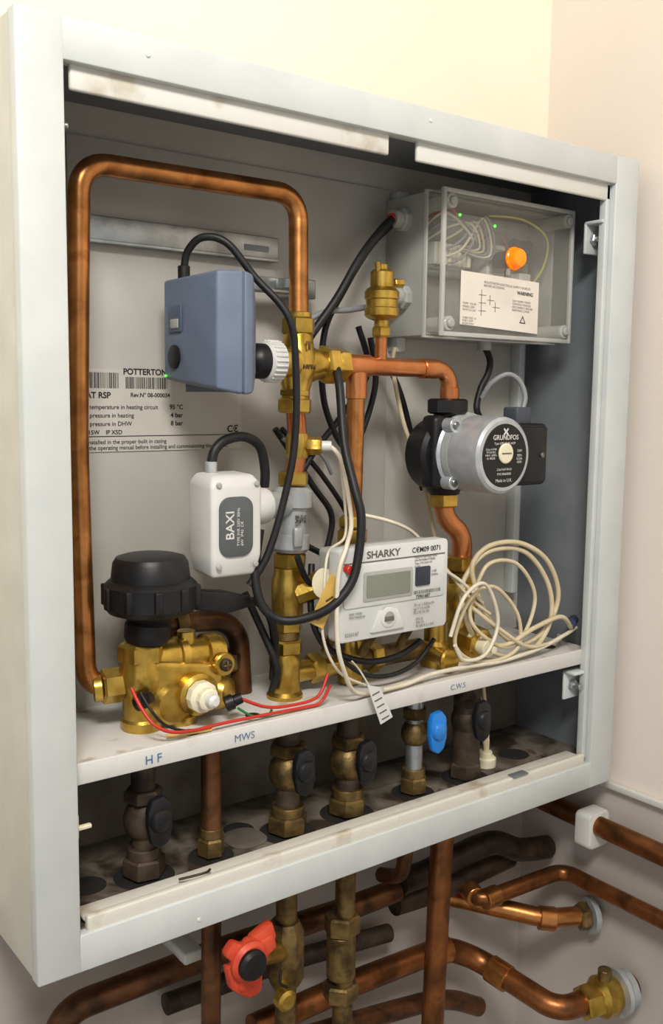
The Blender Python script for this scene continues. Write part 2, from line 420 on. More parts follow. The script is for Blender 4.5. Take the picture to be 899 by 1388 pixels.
lathe(pu,'face_rim',(cx+0.5,0.9,cz),(0,-1,0),[(0,31.5),(0.9,31),(1.0,28.2)],silver,48)
lathe(pu,'vent_screw',(cx+1,-0.8,cz+2),(0,-1,0),[(0,9),(1.5,9),(2.2,8)],creamp,28)
box(pu,'vent_slot',(cx-5,cx+7,-3.3,-2.9,cz+1.4,cz+2.6),inkg,0)
def PT(s,x,z,sz,b=0.0,al='CENTER'): text(pu,'plate_text',s,(x,-1.5,z),sz,whitep,bold=b,ext=0.03,align=al)
PT('\u2716',cx+1,cz+18.5,7); PT('GRUNDFOS',cx+1,cz+14,6.0,0.08)
PT('Type UPS 15-50 AOP',cx,cz+9.8,3,0); PT('230V',cx+19,cz+3,3,0); PT('50Hz\n0.22A\n45W',cx+19,cz-1,3,0)
PT('Class H IP44\nTF110 95C\nMAX 1.0MPa\nSn 402.85',cx-17,cz+5,2.6,0); PT('2.5uF 6W PN10',cx,cz-13,2.8,0); PT('P.N 59660000',cx,cz-17,3,0); PT('Made in U.K.',cx,cz-23,4,0)
for a in (45,135,225,315):
    r=36; x=cx+r*math.cos(math.radians(a)); z=cz+r*math.sin(math.radians(a))
    cyl(pu,'bolt_lug',(x,46,z),(x,34,z),6.5,silver); screw(pu,'bolt',(x,34,z),(0,-1,0),3.6)
box(pu,'terminal_box',(cx+30,cx+76,16,48,cz-30,cz+27),black,4,3)
box(pu,'terminal_cover',(cx+34,cx+73,13,18,cz-27,cz+24),black,2)
screw(pu,'terminal_screw',(cx+66,13,cz-2),(0,-1,0),2.6)
box(pu,'cable_gland_block',(cx+38,cx+58,20,38,cz+26,cz+42),pm('pump_gland_grey',(60,66,76),None,40,0.5),2)
lo=G('copper_offset_pipe',(425,60,260))
tube(lo,'pipe',[(411.5,60,292),(413,60,277),(434,57,262),(436,59,238)],9.6,copperb,fil=14,seg=24)
hexn(lo,'nut_1',(436,59,226),(436,59,240),15,brass)
hexn(lo,'nut_2',(436.5,59,214),(436.5,59,225),14,brass)
lathe(lo,'body',(437,59,141),(0,0,1),[(0,15),(4,15),(8,13),(46,13),(50,16),(66,16),(74,12)],brass)
hexn(lo,'side_port',(437,52,163),(437,30,160),15,brass,seg=8)
cyl(lo,'white_cap',(437,31,160),(437,20,158.5),9,creamp)
cyl(lo,'white_cap_pin',(437,21,159),(437,14,158),3.5,creamp)
lathe(lo,'second_body',(400,55,141),(0,0,1),[(0,13),(20,13),(24,10),(40,10),(44,13),(60,12)],brass)
lathe(lo,'brass_disc',(391,28,153),(0,-1,0.1),[(0,10),(3,11),(5,9.5)],brass)
cyl(lo,'disc_stem',(391,50,155),(391,28,153),7,brass)

# ---------- junction box ----------
jb=G('electrical_junction_box',(475,85,505))
X0,X1,Z0,Z1=390,561,444,567
def shell(par,name,x0,x1,y0,y1,z0,z1,t,mat,open_front,fm=None):
    bm_parts=[(x0,x0+t,y0,y1,z0,z1),(x1-t,x1,y0,y1,z0,z1),(x0+t,x1-t,y0,y1,z0,z0+t),(x0+t,x1-t,y0,y1,z1-t,z1)]
    for i,b in enumerate(bm_parts): box(par,name+'_side_%d'%i,b,mat,0.7)
    if open_front: box(par,name+'_back',(x0+t,x1-t,y1-t,y1,z0+t,z1-t),mat,0)
    else: box(par,name+'_front',(x0+t,x1-t,y0,y0+t,z0+t,z1-t),fm or mat,0)
shell(jb,'base',X0-2,X1+1,68,121,Z0-1,Z1+1,3,greyp,True)
shell(jb,'lid',X0-1,X1+1,45,68,Z0-1,Z1+1,2,clear,False)
for nm,b in (('l',(X0-2,X0+2,44,48,Z0-2,Z1+2)),('r',(X1-2,X1+2,44,48,Z0-2,Z1+2)),('t',(X0+2,X1-2,44,48,Z1-2,Z1+2)),('b',(X0+2,X1-2,44,48,Z0-2,Z0+2)),
             ('fl',(X0-3,X0-1,64,69,Z0-2,Z1+2)),('fb',(X0-3,X1+3,64,69,Z0-3,Z0-1)),('ft',(X0-3,X1+3,64,69,Z1+1,Z1+3))):
    box(jb,'lid_rim_'+nm,b,clearedge,0.8)
box(jb,'inner_plate',(X0+5,X1-5,98,101,Z0+5,Z1-5),board,0.5)
box(jb,'din_rail',(X0+8,X1-10,92,98,Z0+56,Z0+72),steel,0.8)
box(jb,'terminal_strip',(X0+14,X0+64,84,96,Z0+62,Z0+78),whitep,1)
for i in range(8): box(jb,'terminal_block_%d'%i,(X0+16+i*6,X0+20.5+i*6,74,94,Z0+64,Z0+84),creamp if i%2 else whitep,0.8)
box(jb,'relay',(X0+82,X0+106,72,98,Z0+58,Z0+88),whitep,1)
box(jb,'relay_top',(X0+85,X0+103,70,73,Z0+62,Z0+84),board,1)
box(jb,'pcb',(X0+104,X0+158,90,96,Z0+14,Z0+78),pm('pcb_tan',(150,140,112),(168,158,130),60,0.5),0.5)
for i,(x,z,w,h) in enumerate(((110,20,12,10),(126,22,8,14),(140,18,12,9),(110,44,18,12),(134,44,16,22),(112,62,9,10))):
    box(jb,'pcb_part_%d'%i,(X0+x,X0+x+w,78,91,Z0+z,Z0+z+h),whitep if i%3 else black,1)
cyl(jb,'capacitor',(X0+128,84,Z0+92),(X0+152,84,Z0+92),7,black)
for i,(a,m) in enumerate(((0,whitecab),(4,greycab),(8,whitecab),(13,creamcab),(18,greycab),(22,whitecab),(26,greycab))):
    tube(jb,'inner_wire_%d'%i,[(X0+8+a*0.5,90,Z0+90-a),(X0+18+a,66,Z0+108-a*1.4),(X0+40+a,60,Z0+96+a*0.5),(X0+56+a,66,Z0+84-a*0.4),(X0+48-a*0.6,78,Z0+82)],1.2,m,seg=8)
tube(jb,'inner_wire_red',[(X0+8,90,Z0+100),(X0+22,62,Z0+112),(X0+34,64,Z0+100)],1.2,redw,seg=8)
tube(jb,'inner_wire_brown',[(X0+70,76,Z0+84),(X0+78,62,Z0+96),(X0+96,60,Z0+84),(X0+108,74,Z0+60),(X0+120,86,Z0+50)],1.2,pm('brown_wire',(120,70,40),None,40,0.5),seg=8)
tube(jb,'inner_wire_yellow',[(X0+76,66,Z0+112),(X0+112,56,Z0+111),(X0+148,58,Z0+98),(X0+156,68,Z0+72),(X0+150,84,Z0+50)],1.1,pm('yellow_wire',(200,196,90),None,40,0.5),seg=8)
lathe(jb,'lamp_bezel',(478,44.8,516),(0,-1,0),[(0,10.5),(2,10.5),(3,9.5)],orange,32)
lathe(jb,'lamp_lens',(478,42.5,516),(0,-1,0),[(0,9),(5,8.8),(7,7.5),(7.6,4)],orange,32)
cyl(jb,'lamp_body',(478,47,516),(478,64,516),8,black)
ball(jb,'led_1',(423,60,551),1.3,green,10); ball(jb,'led_2',(463,55,545),1.3,green,10)
quad(jb,'wiring_label',[(411,44.6,500),(411,44.6,453),(514,44.6,449),(514,44.6,497)],paper,0.25)
def JT(s,x,z,sz,b=0.0,m=inkg): text(jb,'wiring_text',s,(x,44.2,z),sz,m,bold=b,ext=0.02,rot=(90,2,0))
JT('ISOLATE BOTH ELECTRICAL SUPPLY SOURCES\nBEFORE ACCESSING',440,491,3)
JT('WARNING',484,484,4.5,0.15,ink); JT('230 V SUPPLY FROM\nCONTROL MODULE\nDISCONNECT BEFORE\nREMOVING COVER',478,477,2.8)
JT('PUMP  VALVE\nMAINS 230V\nSWITCH LIVE',414,471,2.8); JT('CABLE SIZE 1.0\nFUSE 3 AMP\nROOM STAT',414,458.5,2.6); JT('\u25b3',488,458,9,0.1,ink)
for i,(x,z) in enumerate(((434,480),(434,473),(434,466),(445,476),(452,470))):
    box(jb,'diagram_%d'%i,(x,x+9,44.1,44.4,z,z+0.5),inkg,0); box(jb,'diagram_v%d'%i,(x+3,x+3.5,44.1,44.4,z-4,z+5),inkg,0)
for i,(x,z) in enumerate(((X0+8,Z0+9),(X0+8,Z1-9),(X1-8,Z0+9),(X1-8,Z1-9))):
    cyl(jb,'corner_post_%d'%i,(x,43.5,z),(x,74,z),6.5,clearedge); screw(jb,'corner_screw_%d'%i,(x,43,z),(0,-1,0),4,greyp)
for nm,y,z in (('a',95,547),('b',93,478)):
    hexn(jb,'gland_'+nm,(X0,y,z),(X0-9,y,z),11,greyp,seg=8); cyl(jb,'gland_cap_'+nm,(X0-8,y,z),(X0-17,y,z),8,greyp)
cyl(jb,'gland_red',(X0-16,95,547),(X0-20,94,546),4.5,redw)
cyl(jb,'gland_bottom',(490,90,Z0),(490,90,Z0-10),7,greyp)

# ---------- blue-grey valve actuator ----------
ba=G('motorised_valve_actuator',(170,50,430))
loft(ba,'housing_left',[[(144,14,392),(144,94,400),(144,94,474),(144,14,475)],[(164,10,388),(164,97,396),(164,97,475),(164,10,476)]],blueg,2.5)
loft(ba,'housing_right',[[(165,10,388),(165,97,396),(165,97,475),(165,10,476)],[(174,13,389),(174,95,397),(174,95,474),(174,13,474)],[(187,30,404),(187,88,404),(187,88,454),(187,30,454)]],blueg,2)
cyl(ba,'drive_shaft',(185,66,424),(226,60,416),9,bluegd)
box(ba,'parting_line',(163.7,165.5,11,96,390,475),bluegd,0.5)
lathe(ba,'manual_button',(144,76,416),(-1,0,0),[(0,9),(1.5,9),(2.2,7.5)],black,28,sy=1.0)
box(ba,'window_upper',(142.6,144,64,84,434,454),bluegd,0.8); box(ba,'window_clear',(142,143,68,80,437,444),greyp,0.5)
ball(ba,'status_led',(143.4,90,402),0.9,green,10)
cyl(ba,'cable_boot',(152,76,473),(152,76,484),4.6,blackrub)
tube(ba,'cable',[(152,76,480),(153,72,494),(160,62,504),(174,50,500),(192,40,476),(212,24,447),(219,24,410),(220,26,352),(211,28,306),(198,30,266),(184,34,243)],2.9,blackrub)

# ---------- white actuator ----------
wa=G('white_diverter_actuator',(168,45,292))
loft(wa,'housing',[[(149,30,252),(149,60,254),(186,60,254),(186,30,252)],[(147,27,266),(147,62,268),(191,62,268),(191,27,266)],[(147,27,322),(147,62,324),(191,62,324),(191,27,322)],[(151,32,329),(151,58,330),(186,58,330),(186,32,329)]],whitep,3)
prism(wa,'brand_plate',rr(153,182,268,313,9),25.4,27,pm('plate_grey',(80,84,86),None,40,0.5),0.3)
text(wa,'plate_text','BAXI',(165,25.2,281),10,whitep,rot=(90,-90,0),bold=0.12,ext=0.1)
text(wa,'plate_small','TYPE SVR 230V 50Hz\n6W  IP42  C\u20ac',(170,25.2,276),3.2,whitep,rot=(90,-90,0),ext=0.1)
for x,z in ((153,322),(186,322),(153,261),(185,261)): screw(wa,'case_screw',(x,26.6,z),(0,-1,0),2.2,greyp)
cyl(wa,'motor_drum',(189,46,302),(207,48,302),15,whitep,r2=14)
lathe(wa,'drum_boss',(206,48,302),(1,0.1,0),[(0,13),(6,11),(22,10)],greyfit)
cyl(wa,'cable_boot',(160,50,329),(160,50,338),4.5,greyfit)
tube(wa,'cable',[(160,50,334),(163,50,346),(173,50,354),(190,50,356),(205,52,348),(211,54,330),(212,56,316)],3.8,blackrub)

# ---------- black cap actuator + brass block ----------
bc=G('black_actuator_cap',(109,50,250))
lathe(bc,'head',(109,50,222),(0,0,1),[(0,14),(4,20),(8,31),(12,34),(28,34),(31,31),(32,29),(44,27.5),(48,25),(49.5,20)],black,48)
for i in range(10):
    a=2*math.pi*i/10; 
    box(bc,'rib_%d'%i,(109+33*math.cos(a)-3,109+33*math.cos(a)+3,50+33*math.sin(a)-3,50+33*math.sin(a)+3,234,250),black,1)
lathe(bc,'collar',(106,52,206),(0.1,0,1),[(0,15),(4,17),(14,17),(20,13)],black,28)
loft(bc,'plug',[[(138,34,229),(138,48,229),(138,48,244),(138,34,244)],[(166,32,224),(166,46,224),(166,46,240),(166,32,240)],[(186,34,226),(186,42,226),(186,42,234),(186,34,234)]],black,1.5)
tube(bc,'plug_cable',[(184,38,230),(194,38,228),(203,38,220),(210,40,206),(216,46,186),(217,50,160)],3.4,blackrub)
bb=G('brass_diverter_valve',(120,50,180))
lathe(bb,'stem',(103,54,140),(0,0,1),[(0,15),(3,16),(8,16),(10,14.5),(30,14.5),(34,17),(46,17),(48,16),(64,16),(67,12),(76,12)],brass,32)
hexn(bb,'stem_hex',(103,54,192),(103,54,206),18,brass)
loft(bb,'block',[[(104,38,154),(164,38,150),(164,38,184),(106,38,194)],[(104,68,154),(164,68,150),(164,68,188),(106,68,198)]],brass,4)
lathe(bb,'top_barrel',(108,54,192),(1,0,-0.04),[(0,13),(22,13),(23,15),(29,15),(30,12),(46,12),(47,15),(57,15),(58,13),(61,13)],brass,32)
cyl(bb,'top_boss',(140,54,198),(140,54,210),7,brass)
lathe(bb,'lower_lobe',(120,46,160),(0,-1,0),[(0,16),(8,16),(12,13)],brass)
lathe(bb,'knob_base',(138,38,166),(0,-1,0),[(0,16),(8,16),(10,13)],brass)
lathe(bb,'white_knob',(137,28,166),(0.05,-1,0),[(0,12),(6,12),(8,8.5),(13,8.5),(14,7)],creamp,10)
lathe(bb,'white_knob_tip',(138,15,166),(0.1,-1,0),[(0,5),(6,5),(8,3)],whitep)
lathe(bb,'right_lobe',(160,52,160),(0.5,-0.8,0),[(0,14),(10,14),(16,11),(18,7)],brass)
lathe(bb,'corner_disc',(163,38,184),(0,-1,0),[(0,9),(3,9),(4,8)],brass)
screw(bb,'cross_screw',(163,34,184),(0,-1,0),5,darkp)
box(bb,'cross_slot_a',(159.5,166.5,30.4,31.4,183.4,184.6),brassd,0.1); box(bb,'cross_slot_b',(162.4,163.6,30.4,31.4,180.5,187.5),brassd,0.1)
for nm,p,q in (('left',(92,40,165),(100,30,172)),('right',(158,26,156),(170,22,160))):
    lathe(bb,'sensor_plug_'+nm,p,Vector(q)-Vector(p),[(0,6),(6,6),(7,4.5),(13,4)],black,16)
lathe(bb,'base_flange',(132,50,141),(0,0,1),[(0,13),(6,13),(8,11),(14,11)],brass)
tube(bb,'rear_pipe',[(128,94,202),(160,94,206),(196,92,203),(208,88,190),(210,86,141)],8.5,copperd,fil=16,seg=20)
lathe(bb,'rear_union',(150,94,205),(1,0,0),[(0,12),(10,12),(11,10)],brassd,8)
lathe(bb,'rear_union_2',(200,90,176),(0.05,0,-1),[(0,12),(12,12),(14,10)],brassd,8)

# ---------- meter ----------
me_=G('heat_meter',(303,15,232))
prism(me_,'case',rr(245,361,195,270,4),0,14,meterp,1)
prism(me_,'case_back',rr(247,359,197,268,4),14,30,greyp,1)
prism(me_,'upper_face',rr(249,357,222,257,3),-1.2,0.5,meterp,0.5)
box(me_,'upper_rule',(249,357,-0.6,0.2,257.5,258.3),inkg,0)
prism(me_,'lcd_bezel',rr(268,320,226,250,2),-2,-1,greyp,0.3)
prism(me_,'lcd',rr(271,317,229,247,1),-2.4,-1.9,lcd,0)
prism(me_,'button',rr(323,339,233,249,1.5),-2.8,-1,pm('button_navy',(44,48,58),None,40,0.4),0.5)
text(me_,'brand','SHARKY',(272,-0.3,260.5),8.2,inkg,bold=0.2,ext=0.05,sx=1.15)
def MT(s,x,z,sz,b=0.0,m=inkg): text(me_,'meter_text',s,(x,-1.5 if z<257 else -0.3,z),sz,m,bold=b,ext=0.03)
MT('C\u20acM09 0071',320,261,6,0.1,ink); MT('Made in Germany 2008\nDE-09-MI004-PTB005\nType 775 5235147\nE1/M1',322,256.3,2.6)
MT('1/dE\nMWh',341,243,3.2)
barcode(me_,'meter_barcode',322,352,226,229,-1.4,inkg); MT('73961687',324,222.6,4,0.05,ink)
MT('Th: qi = 0.05m3/h\nqp = 1.5 m3/h\n05.130 \u0394t 3K',322,216,3.2)
MT('PN 25\nDN 15\nPt 500 \u03b8 5-130C',325,204,3); MT('5235147',250,200,4,0.0,inkg)
MT('heat meter\nWarmezahler',254,217,3)
prism(me_,'optical_port',[(276,200),(284,217),(304,217),(312,200)],-2.6,0.4,meterp,1)
lathe(me_,'optical_ring',(294,-1.5,211),(0,-1,0),[(0,8.5),(1.6,8.5),(2,7.5)],whitep,32)
lathe(me_,'optical_eye',(294,-3.4,211),(0,-1,0),[(0,5),(0.4,5)],board,24)
box(me_,'port_slot',(289,299,-3.9,-3.3,208,212),inkg,0.1)
for p,q in (((262,27,197),(262,40,178)),((300,20,196),(300,40,170)),((340,20,196),(345,42,170))): cyl(me_,'mount_leg',p,q,4,brassd)

# ---------- under-shelf service valves ----------
def svc(name,x,y,mat,body,hmat=None,hdx=12,hz=92,rp=9,big=16,z0=27,z1=136):
    g=G(name,(x,y,90))
    cyl(g,'riser',(x,y,z0),(x,y,z1),rp,mat)
    hexn(g,'nut_low',(x,y,z0+1),(x,y,z0+16),big,body)
    lathe(g,'floor_grommet',(x,y,z0-0.5),(0,0,1),[(0,big+7),(0.6,big+7)],dark,28)
    cyl(g,'collar_low',(x,y,z0+16),(x,y,z0+24),big*0.8,body)
    if hmat:
        ball(g,'ball_body',(x,y,hz-12),(big*0.95,big*0.95,big*1.05),body)
        hexn(g,'nut_mid',(x,y,hz+2),(x,y,hz+12),big*0.92,body)
        cyl(g,'valve_stem',(x+2,y-6,hz-6),(x+hdx*0.8,y-22,hz-4),5,body)
        hx,hy=x+hdx,y-26
        lathe(g,'lever_hub',(hx-1,hy+4,hz-3),(0.2,-1,0),[(0,9),(6,9.5),(9,8),(10.5,5)],hmat,28)
        prism(g,'lever_paddle',[(hx-7,hz+13),(hx+3,hz+15),(hx+9,hz+8),(hx+10,hz-10),(hx+7,hz-21),(hx,hz-25),(hx-7,hz-21),(hx-10,hz-8),(hx-10,hz+5)],hy-3,hy+4,hmat,2.2)
    hexn(g,'nut_top',(x,y,z1-18),(x,y,z1-6),big*0.85,body)
    return g
svc('isolation_valve',101,50,darkp,darkp,black,0,84)
svc('service_pipe_union',158,48,copperd,brassd,None,rp=8,big=11)
svc('isolation_valve',231,48,darkp,brassd,black,-2,92,rp=10,big=17)
svc('isolation_valve',294,48,darkp,brassd,black,0,86,rp=10,big=17)
svc('isolation_valve',371,48,steel,brassd,bluep,4,96,rp=8,big=13)
svc('isolation_valve',436,46,darkp,darkp,black,-6,96,rp=13,big=16)
gr=G('grey_signal_cables',(460,60,90))
for i in range(3): tube(gr,'cable_%d'%i,[(452+i*7,62,137),(455+i*7,58,110),(462+i*5,56,80),(470+i*2,54,50),(471,54,36)],2,creamcab,seg=8)
hexn(gr,'gland',(471,54,27),(471,54,38),11,creamp,seg=12)
cyl(gr,'gland_cap',(471,54,38),(471,54,43),7,creamp)
for i,(x,y,r) in enumerate(((520,60,15),(200,75,13),(410,95,12),(60,60,14))):
    lathe(cab,'floor_hole_%d'%i,(x,y,27.1),(0,0,1),[(0,r),(0.2,r)],dark,28)
sg=G('service_floor_plates',(150,60,28))
prism(sg,'plate_1',rr(178,212,40,76,14),27.2,28.0,grimeb,0.2,axis='Z')
prism(sg,'plate_2',rr(330,420,74,110,15),27.2,28.0,grimeb,0.2,axis='Z')

# ---------- below cabinet pipework ----------
def pipe(name,pts,r,mat,fil=22,seg=20):
    g=G(name,pts[len(pts)//2]); tube(g,'pipe',pts,r,mat,fil=fil,seg=seg); return g
g=pipe('vertical_heating_pipe',[(232,50,1),(231,50,-330)],9,brassd)
hexn(g,'nut_a',(232,50,-4),(232,50,-20),15,brassd); hexn(g,'nut_b',(231,50,-60),(231,50,-74),14,brassd); cyl(g,'coupling',(231,50,-150),(231,50,-190),12,brass)
g=pipe('vertical_heating_pipe',[(294,48,1),(290,50,-400)],9,brassd)
hexn(g,'nut_a',(294,48,-4),(294,48,-22),15,brassd); hexn(g,'nut_b',(292,50,-66),(292,50,-84),16,brassd); cyl(g,'coupling',(291,50,-84),(291,50,-124),13,brassd)
hexn(g,'nut_c',(291,50,-130),(291,50,-146),16,brassd)
g=pipe('vertical_heating_pipe',[(158,48,1),(157,50,-300)],8,copperd)
g=pipe('vertical_heating_pipe',[(414,50,1),(411,50,-40),(399,50,-400)],11,coppert,fil=20)
g=pipe('vertical_heating_pipe',[(371,50,1),(370,60,-60),(370,90,-70)],7,copperd,fil=12)
hexn(g,'nut_a',(371,50,-10),(371,50,-24),11,brassd)
g=pipe('horizontal_heating_pipe',[(45,90,-330),(45,90,-85),(200,90,-85),(337,90,-92),(390,90,-92)],11,copperd,fil=26)
box(g,'pipe_clip',(148,166,74,131,-76,-66),whitep,2)
g=G('blackened_heating_pipe',(500,90,-85)); tube(g,'pipe',[(392,88,-84),(430,89,-85),(470,88,-80),(520,86,-78),(560,84,-96),(606,84,-106)],12.5,oldpipe,seg=24)
g=G('blackened_heating_pipe',(500,90,-110)); tube(g,'pipe',[(400,104,-116),(460,102,-118),(520,98,-112),(560,98,-110)],11.5,oldpipe,seg=24)
g=pipe('side_copper_pipe',[(598,122,-50),(598,-500,-62)],10.5,coppert)
prism(g,'pipe_clip',rr(583,616,-76,-38,6),10,30,lipm,2)
g=pipe('return_copper_pipe',[(504,128,-119),(484,68,-124),(600,56,-120),(600,-500,-122)],8.5,coppert,fil=16)
cyl(g,'elbow_a',(486,74,-123.5),(498,110,-120.5),10.5,copper); cyl(g,'elbow_b',(490,67,-124),(508,66,-123.5),10.5,copper)
g=pipe('stub_copper_pipe',[(470,128,-136),(500,110,-145),(562,45,-158),(617,20,-160)],10,copper,fil=14)
cyl(g,'elbow_socket',(556,50,-157),(570,40,-159),12.5,copper); hexn(g,'collar_nut',(596,30,-160),(606,25,-160),15,brassd)
lathe(g,'flange',(606,25,-160),(1,-0.4,0),[(0,19),(6,19),(8,16)],greyfit)
g=pipe('lower_copper_pipe',[(230,100,-178),(347,100,-178),(468,100,-184),(505,90,-204),(524,-6,-220),(616,-28,-216)],12,coppert,fil=18)
cyl(g,'elbow_a',(470,99,-186),(450,100,-183),14,copper); cyl(g,'elbow_b',(508,72,-207),(512,50,-211),14,copper)
hexn(g,'valve_nut',(552,-13,-219),(570,-18,-218),18,brass); lathe(g,'valve_body',(566,-16,-218),(1,-0.25,0),[(0,14),(8,21),(20,21),(28,16)],brass)
cyl(g,'valve_spindle',(578,-20,-205),(578,-20,-188),7,brassd)
lathe(g,'flange',(592,-24,-217),(1,-0.25,0),[(0,24),(5,24),(9,20),(16,20)],greyfit)
g=pipe('horizontal_heating_pipe',[(30,100,-205),(140,102,-205),(260,102,-208),(380,102,-226),(470,100,-240),(520,98,-270)],10,copperd,fil=30)
g=pipe('horizontal_heating_pipe',[(150,112,-130),(260,112,-134),(400,112,-150)],9,darkp)
# red lever valve
rv=G('red_handled_valve',(170,10,-45))
star=[]
for i in range(24):
    a=2*math.pi*i/24+0.35; r=25 if (i%8) in (0,1,7) else 15
    if (i%8) in (3,4,5): r=17
    star.append((170+r*math.cos(a),-46+r*math.sin(a)))
prism(rv,'handle',star,8,17,redp,2.5)
lathe(rv,'handle_hub',(168,9,-45),(0,-1,0),[(0,16),(3,16),(6,13)],redp,32)
lathe(rv,'black_cap',(167,4,-45),(0,-1,0),[(0,12),(4,12),(7,10),(8,4)],black,32)
prism(rv,'handle_lug',[(150,-46),(154,-66),(170,-80),(182,-78),(184,-52)],10,20,redp,3)
prism(rv,'handle_lug_2',[(172,-30),(192,-22),(196,-36),(188,-52),(176,-56)],10,20,redp,3)
cyl(rv,'stem',(172,16,-48),(225,46,-76),8,brass)
lathe(rv,'body',(231,50,-110),(0,0,1),[(0,12),(8,16),(50,16),(58,12)],brassd,8)
lathe(rv,'drain_knob',(214,30,-104),(0,-1,0),[(0,9),(8,9),(10,6)],brass,12)
cyl(rv,'drain_stem',(214,30,-104),(228,50,-100),6,brass)
tube(rv,'drain_chain',[(212,20,-90),(204,18,-82),(206,20,-72)],1.2,black,seg=8)

# ---------- cables ----------
c1=G('black_sensor_cable',(260,35,300))
tube(c1,'cable',[(276,50,418),(269,34,395),(262,18,351),(260,2,318),(261,-6,295),(257,-8,264),(250,-8,244),(236,-4,228),(222,6,219),(205,18,216),(192,26,226),(188,32,250),(196,38,285)],3.6,blackrub)
c2=G('black_power_cable',(320,90,480))
tube(c2,'cable_a',[(372,94,546),(352,84,534),(322,76,506),(296,74,470),(272,78,438),(262,84,420)],3.6,blackrub)
tube(c2,'cable_b',[(372,96,540),(345,92,518),(316,90,480),(296,92,440),(300,95,380),(330,96,340),(352,90,395),(346,90,440)],2.8,blackrub)
tube(c2,'cable_c',[(262,96,300),(290,96,340),(320,98,370),(350,98,410),(340,100,450)],2.8,blackrub)
tube(c2,'cable_d',[(250,98,360),(290,98,310),(310,96,280),(300,96,240)],2.8,blackrub)
tube(c2,'cable_e',[(360,98,430),(385,98,400),(400,96,360),(420,98,300)],2.6,blackrub)
tube(c2,'cable_f',[(258,100,360),(300,100,320),(330,98,280),(336,96,250)],2.4,blackrub)
tube(c2,'cable_g',[(312,80,360),(318,84,310),(330,90,270),(326,90,240)],1.4,pm('brown_cable',(110,48,34),None,40,0.5),seg=8)
c3=G('grey_control_cable',(330,85,460))
tube(c3,'cable',[(374,93,478),(345,84,468),(316,80,462),(288,82,458),(262,86,444)],2.6,greycab)
tube(c3,'cable_2',[(252,90,352),(264,88,345),(292,90,338),(306,92,320)],1.6,greycab)
c4=G('white_probe_cable',(265,35,250))
tube(c4,'cable',[(263,38,348),(268,32,340),(268,24,322),(264,10,290),(250,-2,272),(240,-5,250),(240,-5,200),(250,-2,172),(266,6,152),(290,14,144),(320,18,144),(345,20,144)],1.9,whitecab,seg=10)
tube(c4,'cable_2',[(268,32,340),(276,34,300),(270,26,275),(246,16,265),(238,10,235),(236,8,200),(252,8,170),(284,14,152)],1.2,whitecab,seg=8)
c5=G('cream_cable_coil',(460,30,200))
L=creamcab
tube(c5,'feed',[(366,80,432),(366,82,413),(380,82,365),(400,82,325),(414,82,285),(425,80,250),(440,60,215)],2.1,L,seg=10)
loops=[
 [(432,40,236),(448,34,252),(478,24,253),(510,18,234),(528,18,198),(512,20,166),(478,24,156),(448,32,182),(434,38,214)],
 [(426,44,222),(448,36,246),(486,26,244),(514,20,212),(518,18,176),(494,18,150),(458,22,148),(430,32,166),(420,40,198)],
 [(424,30,208),(440,28,236),(472,22,234),(494,18,202),(480,18,166),(454,18,158),(426,22,174),(416,26,190)],
 [(396,24,176),(412,22,208),(440,20,216),(470,18,188),(472,16,158),(448,16,148),(418,18,150),(400,22,160)]]
for i,l in enumerate(loops): tube(c5,'loop_%d'%i,l,2.4 if i<2 else 1.9,L,closed=True,seg=10)
tube(c5,'tail_right',[(424,36,170),(452,18,160),(490,14,172),(528,14,178),(556,24,162),(575,40,158)],2.3,L,seg=10)
tube(c5,'tail_right_2',[(418,30,200),(446,16,176),(480,14,156),(516,18,152),(548,30,150),(570,50,146)],2.0,L,seg=10)
tube(c5,'tail_front',[(300,10,146),(330,14,145),(360,16,148),(400,16,148),(450,16,146),(500,16,150),(545,22,156),(572,30,158)],2.0,whitecab,seg=10)
tube(c5,'arc_left',[(378,12,180),(392,10,214),(420,12,222),(440,14,186),(424,12,158),(396,12,156),(382,10,172)],1.8,whitecab,seg=8)
tube(c5,'arc_top',[(300,60,290),(330,40,282),(360,40,268),(384,36,240),(410,32,222),(436,30,200)],1.6,whitecab,seg=8)
tube(c5,'arc_top_2',[(365,50,262),(384,46,254),(400,40,232),(420,30,206),(440,24,190)],1.6,L,seg=8)
cyl(c5,'blue_terminal',(556,24,166),(578,38,164),5,pm('navy_terminal',(44,50,84),None,40,0.5))
c6=G('pump_power_cable',(480,80,420))
tube(c6,'black',[(490,90,438),(492,84,425),(486,80,412),(476,80,396),(470,78,376),(466,60,360)],3.2,blackrub)
tube(c6,'grey',[(458,60,388),(460,50,402),(470,40,410),(480,34,404),(484,30,390),(480,29,378)],2.4,greycab)
c7=G('red_sensor_wire',(160,20,150))
tube(c7,'wire_a',[(84,32,180),(87,24,168),(92,14,157),(104,10,150),(125,14,146),(150,15,146),(185,16,145),(225,17,143.5),(240,16,145),(248,14,158)],1.3,redw,seg=8)
tube(c7,'wire_b',[(90,30,176),(94,20,164),(102,16,154),(116,16,147),(130,18,144)],1.1,blackrub,seg=8)
tube(c7,'wire_c',[(168,20,160),(190,18,150),(215,18,147),(238,17,150),(250,20,166)],1.3,redw,seg=8)
tube(c7,'wire_g',[(164,18,154),(176,17,146),(190,18,143),(196,20,146)],1.0,greenw,seg=8)
tube(c7,'wire_y',[(105,20,144),(120,16,144),(140,16,143)],1.2,yellowt,seg=8)
c8=G('black_cable_bundle',(280,40,190))
tube(c8,'bundle_1',[(256,52,250),(246,38,214),(252,32,190),(270,30,176),(300,28,166),(330,24,168),(352,22,178)],2.8,blackrub,seg=10)
tube(c8,'bundle_2',[(196,60,232),(206,48,200),(214,40,172),(216,50,150)],3.0,blackrub,seg=10)
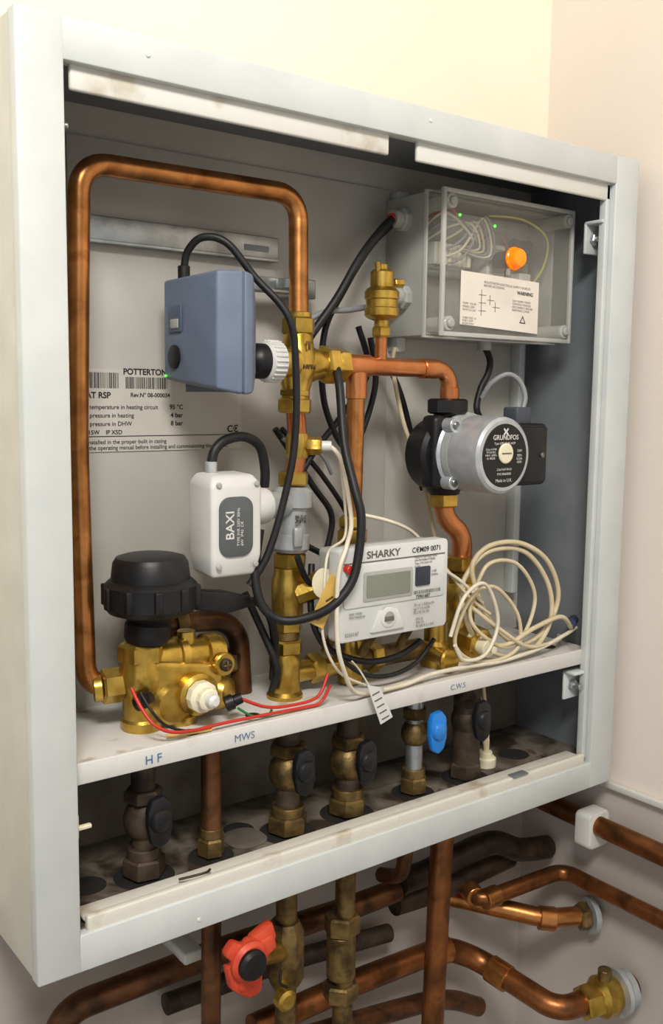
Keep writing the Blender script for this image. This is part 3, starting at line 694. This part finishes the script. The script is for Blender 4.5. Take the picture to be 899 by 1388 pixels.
tube(c8,'bundle_3',[(260,30,182),(290,26,158),(320,24,152),(352,26,158),(372,26,176)],2.0,blackrub,seg=8)
tube(c8,'bundle_4',[(240,60,272),(262,62,262),(280,60,250),(262,50,238)],2.6,blackrub,seg=10)
tube(c8,'bundle_5',[(226,30,262),(240,34,240),(262,34,230),(270,26,200),(264,24,180)],2.6,blackrub,seg=10)
# tags
tg=G('paper_tag',(290,6,140))
quad(tg,'tag',[(277,3,156),(292,3,120),(305,3,124),(291,3,152)],whitep,0.4)
for i in range(5):
    x=282+i*2.7; z=147-i*5.6
    quad(tg,'tag_line_%d'%i,[(x,2.4,z),(x+0.5,2.4,z-1.1),(x+8.2,2.4,z+1.0),(x+7.7,2.4,z+2.1)],inkg,0.1)
tube(tg,'tag_string',[(262,4,178),(272,6,168),(280,3,154)],0.7,whitecab,seg=6)
tk=G('yellow_warning_tag',(240,10,230))
quad(tk,'tag',[(222,8,214),(234,6,208),(250,4,240),(242,6,252)],yellowt,0.4)
lathe(tk,'tag_back',(240,14,242),(0.1,-1,0.1),[(0,12),(0.6,12)],creamp,24)
for i in range(3): quad(tk,'tag_mark_%d'%i,[(228+i*4,6.4-i*0.4,216+i*7),(229+i*4,6.4-i*0.4,214.6+i*7),(235+i*4,5.2-i*0.4,218+i*7),(234+i*4,5.2-i*0.4,219.4+i*7)],brassd,0.1)
cyl(tk,'red_seal',(252,2,254),(252,-6,254),3.5,redw)

# ---------- lights ----------
def area(name,loc,tgt,size,power,col):
    l=bpy.data.lights.new(name,'AREA'); l.energy=power; l.size=size; l.color=col
    o=bpy.data.objects.new(name,l); COL.objects.link(o); o.location=loc
    o.rotation_euler=(Vector(tgt)-Vector(loc)).to_track_quat('-Z','Y').to_euler(); return o
area('ceiling_light',(-0.30,-0.85,1.28),(0.15,-0.3,0.2),0.42,33,(1.0,0.97,0.925))
w=bpy.data.worlds.new('world'); scene.world=w; w.use_nodes=True
w.node_tree.nodes['Background'].inputs[0].default_value=(1.0,0.985,0.97,1); w.node_tree.nodes['Background'].inputs[1].default_value=0.58

# ---------- camera ----------
cam=bpy.data.cameras.new('camera'); co=bpy.data.objects.new('camera',cam); COL.objects.link(co)
cam.sensor_fit='VERTICAL'; cam.sensor_height=36; cam.lens=1320.37/1388*36; cam.clip_start=0.02
r0=Vector((0.7976,-0.60306,0.01183)); r1=Vector((-0.06194,-0.10141,-0.99291)); r2=Vector((0.59999,0.79122,-0.11824))
M=Matrix(((r0.x,-r1.x,-r2.x,-0.2105),(r0.y,-r1.y,-r2.y,-0.5896),(r0.z,-r1.z,-r2.z,0.3881),(0,0,0,1)))
co.matrix_world=M
scene.camera=co
